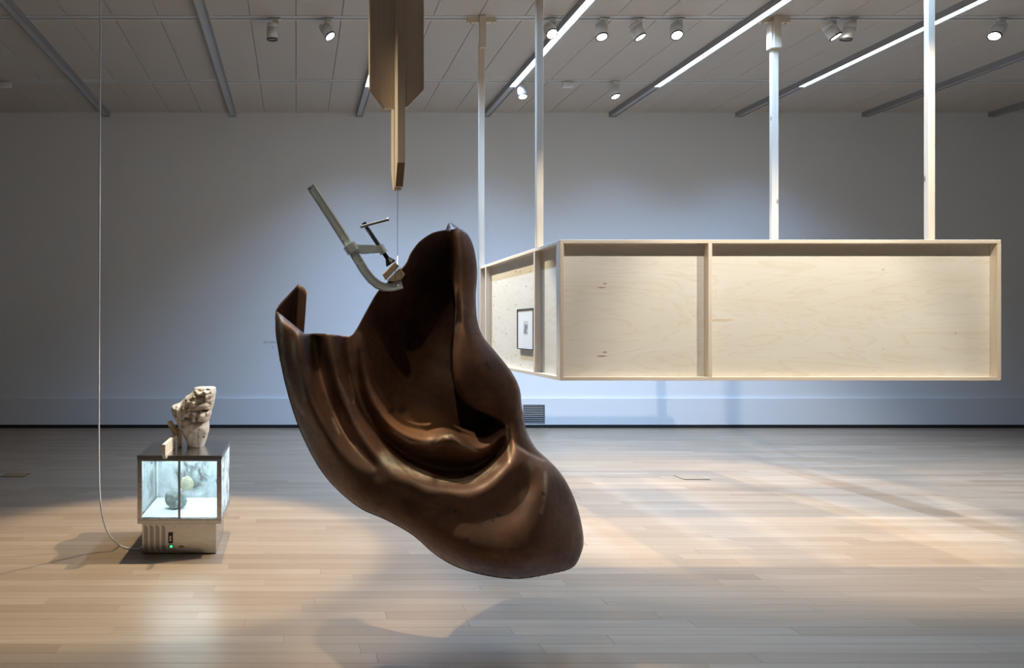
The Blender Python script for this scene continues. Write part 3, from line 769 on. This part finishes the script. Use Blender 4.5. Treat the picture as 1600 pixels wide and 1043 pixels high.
# ---------------------------------------------------------------- clamp, blocks and cable
CYD = 3.47
clamp = thing('bar_clamp', px(610, 452, CYD), 'large zinc-plated bar clamp with black spindle gripping the metal ear', 'clamp'); co = clamp.location
def C_(x, y, Y=CYD): return px(x, y, Y)-co
line = [(485.5, 291), (500, 313), (520, 344), (545, 383), (570, 424), (580, 436.5), (590, 444.5), (600, 448.5), (612, 448.5), (628, 444.5)]
bm = bmesh.new()
hwv, hd = .0215, .0135
prof = [(-hwv, -hd), (-hwv+.006, -hd-.003), (-.006, -hd), (.006, -hd), (hwv-.006, -hd-.003), (hwv, -hd), (hwv, hd), (-hwv, hd)]
bm_sweep(bm, [C_(*p) for p in line], prof, (0, 1, 0)); bm_obj('bar', bm, M['zinc'], clamp)
bm = bmesh.new(); bm_tube(bm, [C_(484.5, 294, CYD-.018), C_(484.5, 294, CYD+.02)], .006, 10); bm_obj('end_stop_pin', bm, M['darkmetal'], clamp)
# sliding arm
bm = bmesh.new(); A_, B_ = C_(540, 389), C_(600, 387)
dirv = (C_(570, 424)-C_(520, 344)).normalized()
mid = C_(548.5, 388)
bm_sweep(bm, [mid-dirv*.022, mid+dirv*.022], [(-.030, -.024), (-.018, -.030), (.018, -.030), (.030, -.024), (.030, .024), (-.030, .024)], (0, 1, 0)); bm_obj('slider_head', bm, M['zinc'], clamp)
bm = bmesh.new()
bm_prism(bm, [C_(549, 380.5, CYD-.022), C_(600, 383.5, CYD-.016), C_(600, 394.5, CYD-.016), C_(566, 396.5, CYD-.022), C_(549, 394, CYD-.022)], (0, .038, 0))
bmesh.ops.recalc_face_normals(bm, faces=bm.faces); bmesh.ops.bevel(bm, geom=bm.edges[:], offset=.004, segments=2, affect='EDGES')
bm_obj('sliding_arm', bm, M['zinc'], clamp)
s0, s1 = C_(568, 348), C_(607.5, 406.5)
sdv = (s1-s0).normalized(); nutc = s0+(s1-s0)*.70
bm = bmesh.new(); bm_tube(bm, [nutc-sdv*.022, nutc+sdv*.026], .0205, 20); bm_obj('threaded_collar', bm, M['zinc'], clamp, False)
pts_, rr = [], []
L_ = (s1-s0).length; n = 64
for k in range(n+1):
    f = k/n; pts_.append(s0+sdv*L_*f)
    rr.append(.0125 if f < .08 else (.0108 if (f > .8) else (.0118 if k % 2 else .0095)))
bm = bmesh.new(); bm_tube(bm, pts_, rr, 14); sp = bm_obj('spindle', bm, M['blacksteel'], clamp)
bm = bmesh.new(); bm_tube(bm, [C_(563.5, 354.5, CYD-.02), C_(566, 353.6, CYD-.02), C_(604, 343.5, CYD+.01), C_(607, 342.6, CYD+.01)], [.0105, .0075, .0075, .0105], 12); bm_obj('handle', bm, M['darkmetal'], sp)
bm = bmesh.new(); q0 = s1-sdv*.012; bm_tube(bm, [q0, q0+sdv*.014, q0+sdv*.026, q0+sdv*.034], [.012, .020, .027, .027], 18); bm_obj('pressure_pad', bm, M['blacksteel'], clamp)
# wood blocks between the jaws and the sheet
def block(corners, depth, label):
    P3 = [px(x, y, CYD-.030) for x, y in corners]; o_ = sum(P3, Vector())/len(P3)
    bm = bmesh.new(); bm_prism(bm, [p-o_ for p in P3], (.008, depth, .006))
    bmesh.ops.recalc_face_normals(bm, faces=bm.faces); bmesh.ops.bevel(bm, geom=bm.edges[:], offset=.0015, segments=1, affect='EDGES')
    o = bm_obj('wooden_block', bm, M['block']); o.location = o_; return tag(o, label, 'block')
block([(598.2, 428.5), (617, 409.0), (623.4, 416.8), (603.4, 437.4)], .09, 'upper beige wooden block pressed by the clamp spindle')
block([(604.6, 438.5), (624.6, 418.6), (633.0, 428.5), (628, 436.0), (617, 440.0)], .06, 'lower beige wooden block on the curved end of the clamp')
# cable from the timber post to the clamp
bm = bmesh.new(); ct = px(621.2, 290, 3.515); cb_ = px(621, 414, CYD-.045)
bm_tube(bm, [ct, px(621.2, 400, 3.46), cb_], .0013, 8)
ring_ = [px(621+6.5*math.sin(a)*(1 if a < math.pi else .6), 430-16*math.cos(a), CYD-.045+.012*math.sin(a/2)) for a in np.linspace(0, 2*math.pi, 30)]
bm_tube(bm, ring_, .0013, 8, cap=False)
bm_tube(bm, [px(621, 413, CYD-.045), px(621, 418, CYD-.045)], .004, 8)
tag(bm_obj('steel_cable', bm, M['darkmetal']), 'thin steel cable tied round the clamp, hanging from the timber post', 'cable')

# ---------------------------------------------------------------- display case
CF = 4.78
X0, X1 = (214.5-CX)/F*CF, (346.0-CX)/F*CF
Z0, Z1 = EYE-(818-CY)/F*CF, EYE-(711-CY)/F*CF
CB = CF+.60
BX0, BX1, BF = (222-CX)/F*4.836, (337.8-CX)/F*4.836, 4.836
case = thing('refrigerated_display_case', ((X0+X1)/2, (CF+CB)/2, 0), 'square stainless steel refrigerated display case with lit frosted glass sides', 'display case'); ko = case.location
def kb(name, a, b, m, bev=.002, parent=None): return box(name, a, b, M[m] if isinstance(m, str) else m, parent or case, bev, off=ko)
base = kb('base_cabinet', (BX0, BF, .006), (BX1, CB-.055, Z0), 'steel', .002)
for (x, y) in ((BX0+.04, BF+.04), (BX1-.04, BF+.04), (BX0+.04, CB-.1), (BX1-.04, CB-.1)):
    kb('foot', (x-.015, y-.015, 0), (x+.015, y+.015, .006), 'black', 0)
# diagonal vent slots
bm = bmesh.new(); hx, hz, wd = .0138, .0125, .0060
for vs in ([(-hx, 0, hz+wd/2), (hx, 0, -hz+wd/2), (hx, 0, -hz-wd/2), (-hx, 0, hz-wd/2)],): bm_prism(bm, vs, (0, -.0006, 0))
bmesh.ops.recalc_face_normals(bm, faces=bm.faces); slm = bpy.data.meshes.new('vent_slot'); bm.to_mesh(slm); bm.free(); slm.materials.append(M['gap'])
kpx = lambda x, y: px(x, y, BF)-ko
for cxp in (228.2, 237.2, 246.2, 255.6):
    for k in range(13):
        o = link(bpy.data.objects.new('vent_slot', slm), case); o.location = kpx(cxp, 822.5+k*2.93); o.location.y = BF-ko.y
def plate(name, x0, y0, x1, y1, mat, th=.003, parent=None, bev=.001):
    a, c = px(x0, y1, BF), px(x1, y0, BF); return kb(name, (a.x, BF-th, a.z), (c.x, BF, c.z), mat, bev, parent)
plate('controller', 263, 831, 270.2, 848.2, M['black'], .006)
dg = emit('controller_digits', (1, .12, .06), .07)
plate('digit', 265.2, 836.5, 267.8, 840.2, dg, .0066, None, 0); plate('digit', 265.2, 841, 267.8, 844.5, dg, .0066, None, 0)
plate('power_switch', 264, 850, 270.2, 855.4, M['black'], .005)
plate('switch_lamp', 265.8, 851.2, 269.6, 854.4, emit('green_lamp', (.03, 1, .35), 1.6), .008)
plate('warning_sticker', 279.6, 851.6, 287.6, 855, paint('yellow_sticker', (.50, .32, .01), .5), .0006, None, 0)
for (x, y) in ((273.5, 822), (273, 865.3), (295.3, 865.3)):
    p = px(x, y, BF)-ko; bm = bmesh.new(); bm_tube(bm, [p, p-Vector((0, .003, 0))], .0042, 8); bm_obj('screw', bm, M['darkmetal'], case)
# upper box: bottom tray, posts, top
tt = .030
kb('bottom_frame', (X0, CF, Z0), (X1, CB, Z0+.028), 'steel')
kb('inner_floor', (X0+.02, CF+.02, Z0+.028), (X1-.02, CB-.02, Z0+.040), 'white', 0)
kb('top_cover', (X0-.002, CF-.002, Z1-tt), (X1+.002, CB+.002, Z1), 'steel_top')
pw = .032
for x in (X0, X1-pw): kb('corner_post', (x, CF, Z0+.028), (x+pw, CF+.012, Z1-tt), 'steel')
for x in (X0, X1-.014): kb('corner_post', (x, CB-.014, Z0+.028), (x+.014, CB, Z1-tt), 'steel')
kb('front_sill', (X0+pw, CF+.004, Z0+.028), (X1-pw, CF+.03, Z0+.036), 'steel', 0)
kb('front_header', (X0+pw, CF+.004, Z1-tt-.012), (X1-pw, CF+.03, Z1-tt), 'steel', 0)
xm = (279.7-CX)/F*CF
kb('middle_bar', (xm-.008, CF+.006, Z0+.036), (xm+.008, CF+.018, Z1-tt-.012), 'alu')
def glass(name, fog=0.0, seed=0.0, gloss=.06):
    b = NB(name); t = b.t; t.nodes.remove(b.p)
    tr = b.n('ShaderNodeBsdfTransparent'); tr.inputs[0].default_value = (.93, .975, .97, 1)
    gl = b.n('ShaderNodeBsdfGlossy'); gl.inputs['Roughness'].default_value = .03
    fr_ = b.n('ShaderNodeFresnel'); fr_.inputs[0].default_value = 1.45
    mx = b.n('ShaderNodeMixShader'); b.l(fr_.outputs[0], mx.inputs[0]); b.l(tr.outputs[0], mx.inputs[1]); b.l(gl.outputs[0], mx.inputs[2])
    o = mx.outputs[0]
    if fog:
        df = b.n('ShaderNodeBsdfDiffuse'); tl = b.n('ShaderNodeBsdfTranslucent')
        n1 = b.noise(b.coords((1, 1, .7)), 7+seed, 6, .62, .8); n2 = b.noise(b.coords((1, 1, .35)), 26, 4, .6)
        c = b.mix(n2, (.80, .87, .90), (.95, .97, .98))
        b.l(c, df.inputs[0]); b.l(c, tl.inputs[0])
        m2 = b.n('ShaderNodeMixShader'); m2.inputs[0].default_value = .45; b.l(df.outputs[0], m2.inputs[1]); b.l(tl.outputs[0], m2.inputs[2])
        m3 = b.n('ShaderNodeMixShader')
        f = b.ramp(n1, [(.40, .10), (.455, fog*.55), (.50, fog*.85), (.60, min(1, fog*1.15))])
        f2 = b.math('MULTIPLY', f, b.ramp(n2, [(.3, .8), (.6, 1.0)]))
        b.l(f2, m3.inputs[0]); b.l(o, m3.inputs[1]); b.l(m2.outputs[0], m3.inputs[2]); o = m3.outputs[0]
    b.l(o, b.out.inputs[0]); return b.m
gclear = glass('clear_glass')
zg0, zg1 = Z0+.034, Z1-tt-.004
kb('glass_pane', (X0+pw-.006, CF+.020, zg0), (xm+.006, CF+.024, zg1), gclear, 0)
kb('glass_pane', (xm-.006, CF+.008, zg0), (X1-pw+.006, CF+.012, zg1), gclear, 0)
kb('frosted_pane', (X0+.004, CF+.014, Z0+.028), (X0+.008, CB-.014, Z1-tt), glass('frosted_glass_left', .62, 1.5), 0)
kb('frosted_pane', (X1-.008, CF+.014, Z0+.028), (X1-.004, CB-.014, Z1-tt), glass('frosted_glass_right', .85, 3.1), 0)
kb('frosted_pane', (X0+.014, CB-.010, Z0+.028), (X1-.014, CB-.006, Z1-tt), glass('frosted_glass_back', .80, 0.0), 0)
kb('glass_edge_strip', (X0+.014, CB-.016, Z0+.05), (X0+.026, CB-.011, Z1-tt), 'white', 0)
# light tubes under the cover and upright behind the front posts
tube_m = emit('case_tube', CASE_C, CASE_E)
kb('light_tube', (X0+.05, CF+.04, Z1-tt-.012), (X1-.05, CF+.056, Z1-tt-.002), tube_m, 0)
kb('light_tube', (X0+.05, CB-.06, Z1-tt-.012), (X1-.05, CB-.044, Z1-tt-.002), tube_m, 0)
# stone inside and flattened yellowish clump by the back pane
def rock(name, c, rad, mat, seed, label, cat, amp=.25, sub_=4):
    rnd_ = random.Random(seed); bm = bmesh.new(); bmesh.ops.create_icosphere(bm, subdivisions=sub_, radius=1)
    ph = [(Vector([rnd_.uniform(-1, 1) for _ in range(3)]).normalized(), rnd_.uniform(1.2, 5), rnd_.uniform(0, 6.28), rnd_.uniform(.3, 1)) for _ in range(16)]
    for v_ in bm.verts:
        n_ = v_.co.normalized(); s = sum(w_*math.sin(k_*3*n_.dot(d_)+p_)/(1+k_) for d_, k_, p_, w_ in ph)*amp
        v_.co = Vector((n_.x*rad[0], n_.y*rad[1], n_.z*rad[2]))*(1+s)
    zmin = min(v_.co.z for v_ in bm.verts); fl = zmin+.12*rad[2]
    for v_ in bm.verts:
        if v_.co.z < fl: v_.co.z = fl
        v_.co.z -= fl
    o = bm_obj(name, bm, mat, None, True); o.location = c; return tag(o, label, cat)
def stone_mat(name, a, c, d, sc=14):
    b = NB(name); n = b.noise(b.coords(world=False), sc, 6, .65, .3); n2 = b.noise(b.coords(world=False), sc*4, 4, .6)
    b.base(b.mix(b.ramp(n2, [(.4, 0.0), (.7, .6)]), b.ramp(n, [(.3, a), (.55, c), (.75, d)]), a)); b.set(Roughness=.85)
    b.p.inputs['Specular IOR Level'].default_value = .2
    b.bump(b.math('ADD', n, b.math('MULTIPLY', n2, .4)), .7, .012); return b.m
M['rock'] = stone_mat('frosted_stone', (.16, .17, .16), (.34, .37, .36), (.55, .58, .57))
rp = px(273, 799, CF+.24)
rock('stone', (rp.x, CF+.26, Z0+.040), (.076, .072, .080), M['rock'], 5, 'rough grey frosted stone lying inside the lit display case', 'stone', .17)
M['clump'] = stone_mat('yellowish_mottled', (.40, .36, .25), (.60, .56, .42), (.74, .71, .58))
cp = px(292, 757, CB-.03)
clo = rock('pale_clump', (cp.x, CB-.030, cp.z-.045), (.052, .016, .052), M['clump'], 3, 'pale yellowish clump high in front of the frosted back pane', 'clump', .12)

# ---------------------------------------------------------------- stone fragment on the case
def fragment():
    Yc = 5.17; sc = F/Yc
    prof = [(606.0, 305.5, 336.2), (609, 304.5, 336.8), (613, 302.5, 337.0), (619, 292, 336.0), (624, 287.5, 335.5), (630, 280, 334.4), (634, 269.5, 333.6), (637, 268, 332.8), (641, 268.8, 331.0), (646, 270.5, 330.5), (650, 272.0, 329.6), (657, 275.8, 326.6), (662, 277.5, 326.4), (667, 279, 327.0), (674, 283.5, 326.2), (680, 288, 324.3), (686, 291.5, 323.0), (691, 293, 321.2), (697, 293.8, 319.0)]
    P = np.array(prof); n = 150; m = 120
    yy = np.linspace(606, 697, m); L = np.interp(yy, P[:, 0], P[:, 1]); R = np.interp(yy, P[:, 0], P[:, 2])
    V = []; rg = np.random.RandomState(3)
    ph = [(rg.uniform(-1, 1, 3), rg.uniform(.12, .55), rg.uniform(0, 6.28)) for _ in range(40)]
    # features on the viewer's side: x, y, radius x, radius y, height (m)
    ft = [(314.5, 614, 5, 3.2, .030), (314, 617, 3.0, 1.8, -.03), (326, 612, 4, 4, .02), (334, 616, 3, 6, .03), (322, 622, 4, 3, -.02), (331, 625, 4, 3, .02), (316, 632, 5, 3.5, .03), (326, 633, 5, 4, .035),
          (318, 639.8, 11, 1.6, -.04), (323, 640, 4, 1.8, -.05), (319.5, 648, 6, 5, .045), (327.5, 644.5, 3.0, 3.8, .04), (306.5, 646, 2, 7, .03), (301, 649, 2.6, 6, -.045), (311, 651, 1.8, 6, -.03), (297, 651, 4, 3, -.02),
          (318, 657, 9, 2, -.035), (327, 653, 3, 2, .02), (318, 668, 6, 5, .03), (310, 665, 3, 3, .02), (312, 677, 1.6, 6, -.02), (300, 675, 3, 8, .018), (324, 676, 3, 8, .015), (288, 663, 2.2, 2.2, -.03), (287.5, 671, 2, 2, -.03), (281, 645, 3, 11, .022), (288, 640, 2, 14, -.025), (274, 636, 4, 3, .012), (297, 627, 2, 6, .02), (303, 622, 2, 4, -.02), (308, 628, 2.5, 4, .022), (294, 636, 2, 6, -.02), (299, 640, 2, 4, .02)]
    for _ in range(150):
        fy = rg.uniform(607, 660); lo_, hi_ = np.interp(fy, P[:, 0], P[:, 1]), np.interp(fy, P[:, 0], P[:, 2])
        rr_ = rg.uniform(1.0, 2.4); ft.append((rg.uniform(lo_, hi_), fy, rr_, rr_*rg.uniform(.6, 1.4), rg.choice([-1, 1])*rg.uniform(.008, .02)))
    for _ in range(40):
        fy = rg.uniform(660, 695); rr_ = rg.uniform(1.0, 3.0); ft.append((rg.uniform(288, 326), fy, rr_, rr_*1.8, rg.choice([-1, 1])*rg.uniform(.004, .010)))
    FT = np.array(ft)
    for i in range(m):
        cx_ = (L[i]+R[i])/2; hw_ = (R[i]-L[i])/2
        dep = .105+.045*math.sin(math.pi*i/(m-1)) - .02*(i/(m-1))
        for k in range(n):
            a = 2*math.pi*k/n; c, s = math.cos(a), math.sin(a)
            ex = math.copysign(abs(c)**.75, c); ey = math.copysign(abs(s)**.75, s)
            x = cx_+hw_*ex; y = yy[i]; Y = Yc+dep*ey
            q = np.array([(x-CX)/sc, Y, -(y-CY)/sc])
            nz = sum(math.sin(q@(dv*140*f_)+p_)*f_**-.6 for dv, f_, p_ in ph)/40*.011
            front = max(0, -ey); disp = 0
            if front > .05:
                disp = float((FT[:, 4]*np.exp(-((x-FT[:, 0])/FT[:, 2])**2-((y-FT[:, 1])/FT[:, 3])**2)).sum())
            rough_ = nz*(1.0 if y < 660 else .45)
            Y = Y-disp*front**.5*.9-(rough_ if ey < 0 else -rough_)*1.1
            xx = x+(rough_*sc*.6)*ex
            V.append(((xx-CX)/sc, Y, EYE-(y-CY)/sc))
    Fc = [(i*n+k, i*n+(k+1) % n, (i+1)*n+(k+1) % n, (i+1)*n+k) for i in range(m-1) for k in range(n)]
    Fc += [tuple(range(n))[::-1], tuple((m-1)*n+k for k in range(n))]
    base_z = min(v_[2] for v_ in V); o_ = Vector((sum(v_[0] for v_ in V)/len(V), Yc, base_z))
    me = bpy.data.meshes.new('stone_fragment'); me.from_pydata([tuple(Vector(v_)-o_) for v_ in V], [], Fc)
    b = NB('weathered_marble'); nn = b.noise(b.coords(world=False), 12, 6, .65, .5); n2 = b.noise(b.coords(world=False), 60, 4, .6)
    col = b.ramp(nn, [(.3, (.48, .40, .325)), (.5, (.61, .53, .45)), (.72, (.71, .64, .56))])
    col = b.mix(b.ramp(n2, [(.5, 0.0), (.75, .5)]), col, (.36, .28, .21))
    b.base(col); b.set(Roughness=.85); b.p.inputs['Specular IOR Level'].default_value = .2
    b.bump(b.math('ADD', nn, b.math('MULTIPLY', n2, .5)), .55, .008)
    o = mesh_obj('stone_fragment', me, b.m, None, True); o.location = (o_.x, o_.y, Z1+.0005)
    mk = bmesh.new(); bm_box(mk, (-.010, -.001, -.0035), (.010, .004, .0035), .001)
    pm_ = bm_obj('metal_mark', mk, paint('rust_mark', (.10, .04, .02), .6), o); pm_.location = (px(318, 684, Yc-.13)-o_); pm_.location.y = -.121
    return tag(o, 'weathered beige marble fragment of a carved face, on the steel display case', 'sculpture')
fragment()

# wooden pieces propped against the fragment
def wedge(poly, vec, label, m='pineY'):
    P3 = [Vector(p) for p in poly]; zmin = min(min(p.z, (p+Vector(vec)).z) for p in P3); o_ = Vector((P3[0].x, P3[0].y, zmin))
    bm = bmesh.new(); bm_prism(bm, [p-o_ for p in P3], vec); bmesh.ops.recalc_face_normals(bm, faces=bm.faces)
    bmesh.ops.bevel(bm, geom=bm.edges[:], offset=.0015, segments=1, affect='EDGES')
    o = bm_obj('wooden_wedge', bm, M[m]); o.location = o_; return tag(o, label, 'wedge')
wx = -.932
zt = Z1+.0005
wedge([(wx, 4.705, zt+.088), (wx, 5.10, zt+.088), (wx, 5.10, zt), (wx, CF-.006, zt), (wx, CF-.006, zt-.018), (wx, 4.74, zt-.018), (wx, 4.705, zt+.02)], (.024, 0, 0), 'long pale wooden wedge jutting over the front edge of the steel case')
a0, a1, a2, a3 = px(261.2, 661, 5.13), px(264.5, 656.5, 5.13), px(276.3, 671, 5.11), px(274.8, 680.2, 5.11)
wedge([px(260.5, 660.5, 5.14), px(263.8, 656.6, 5.14), px(277.4, 674, 5.10), px(275.8, 680.3, 5.10), px(271, 680.6, 5.10)], (.012, .03, .0), 'short pale wooden wedge leaning up above the long one', 'block')
wedge([px(276, 676, 5.115), px(280, 671.8, 5.12), px(283.6, 680.5, 5.12), (px(283.6, 690, 5.12).x, 5.12, zt), (px(277.5, 690, 5.12).x, 5.115, zt)], (.0, .02, .0), 'small upright wooden wedge touching the marble fragment', 'block')
wedge([px(275, 672.5, 5.10), px(280.5, 669.5, 5.10), px(281, 672, 5.10), px(277, 674.8, 5.10), px(278.5, 682, 5.10), px(276.8, 682.5, 5.10)], (0, .014, 0), 'tiny brown wooden hook holding the small wedges together', 'end')

# ---------------------------------------------------------------- hanging power cord
cy_ = 4.9
pts_ = [(157.5, -700), (157, 0), (156, 200), (155.3, 350), (154.8, 480), (154.6, 600), (154.5, 700), (154.8, 740), (155.8, 770), (158, 795), (162.5, 816), (169, 832), (178, 844)]
Pc = [px(x, y, cy_-.0*i) for i, (x, y) in enumerate(pts_)]
Pc[0] = Vector((Pc[1].x, cy_, CEIL-.004))
fl_ = [(187, 851.5), (197, 855.5), (208, 857), (218, 856.8)]
for x, y in fl_:
    Y = min(F*(EYE-.006)/(y-CY), 5.0); Pc.append(px(x, y, 4.93 if False else Y))
Pc[-1].z = max(.006, Pc[-1].z)
Pc.append(Vector((BX0-.004, BF+.12, .035)))
# smooth by Catmull-Rom
sm_ = []
for i in range(len(Pc)-1):
    p0, p1, p2, p3 = Pc[max(i-1, 0)], Pc[i], Pc[i+1], Pc[min(i+2, len(Pc)-1)]
    for k in range(6):
        t = k/6; sm_.append(.5*((2*p1)+(-p0+p2)*t+(2*p0-5*p1+4*p2-p3)*t*t+(-p0+3*p1-3*p2+p3)*t**3))
sm_.append(Pc[-1])
bm = bmesh.new(); bm_tube(bm, sm_, .0062, 10)
tag(bm_obj('power_cord', bm, M['cord'], None, True), 'white power cord hanging from the ceiling and curving along the floor to the case', 'cord')

# ---------------------------------------------------------------- small vinyl text on the back wall (illegible at this size)
wt = thing('wall_text', (px(420, 536, WALLY).x, WALLY, px(420, 536, WALLY).z), 'small faint grey lines of wall text beside the metal ear', 'wall text')
tm = paint('vinyl_grey', (.44, .45, .48), .6)
random.seed(8)
for (xa, xb, yy_) in ((411.5, 419.6, 533.4), (421, 428.4, 533.4), (411.5, 419.4, 535), (421, 434, 535), (424.5, 427, 541), (425, 427.2, 542.6)):
    bm = bmesh.new(); x = xa
    while x < xb-.2:
        w_ = random.uniform(.35, .6); a, c = px(x, yy_+.55, WALLY)-wt.location, px(min(x+w_, xb), yy_-.4, WALLY)-wt.location
        bm_box(bm, (a.x, -.0022, a.z), (c.x, -.0006, c.z)); x += w_+.16
    bm_obj('text_line', bm, tm, wt)
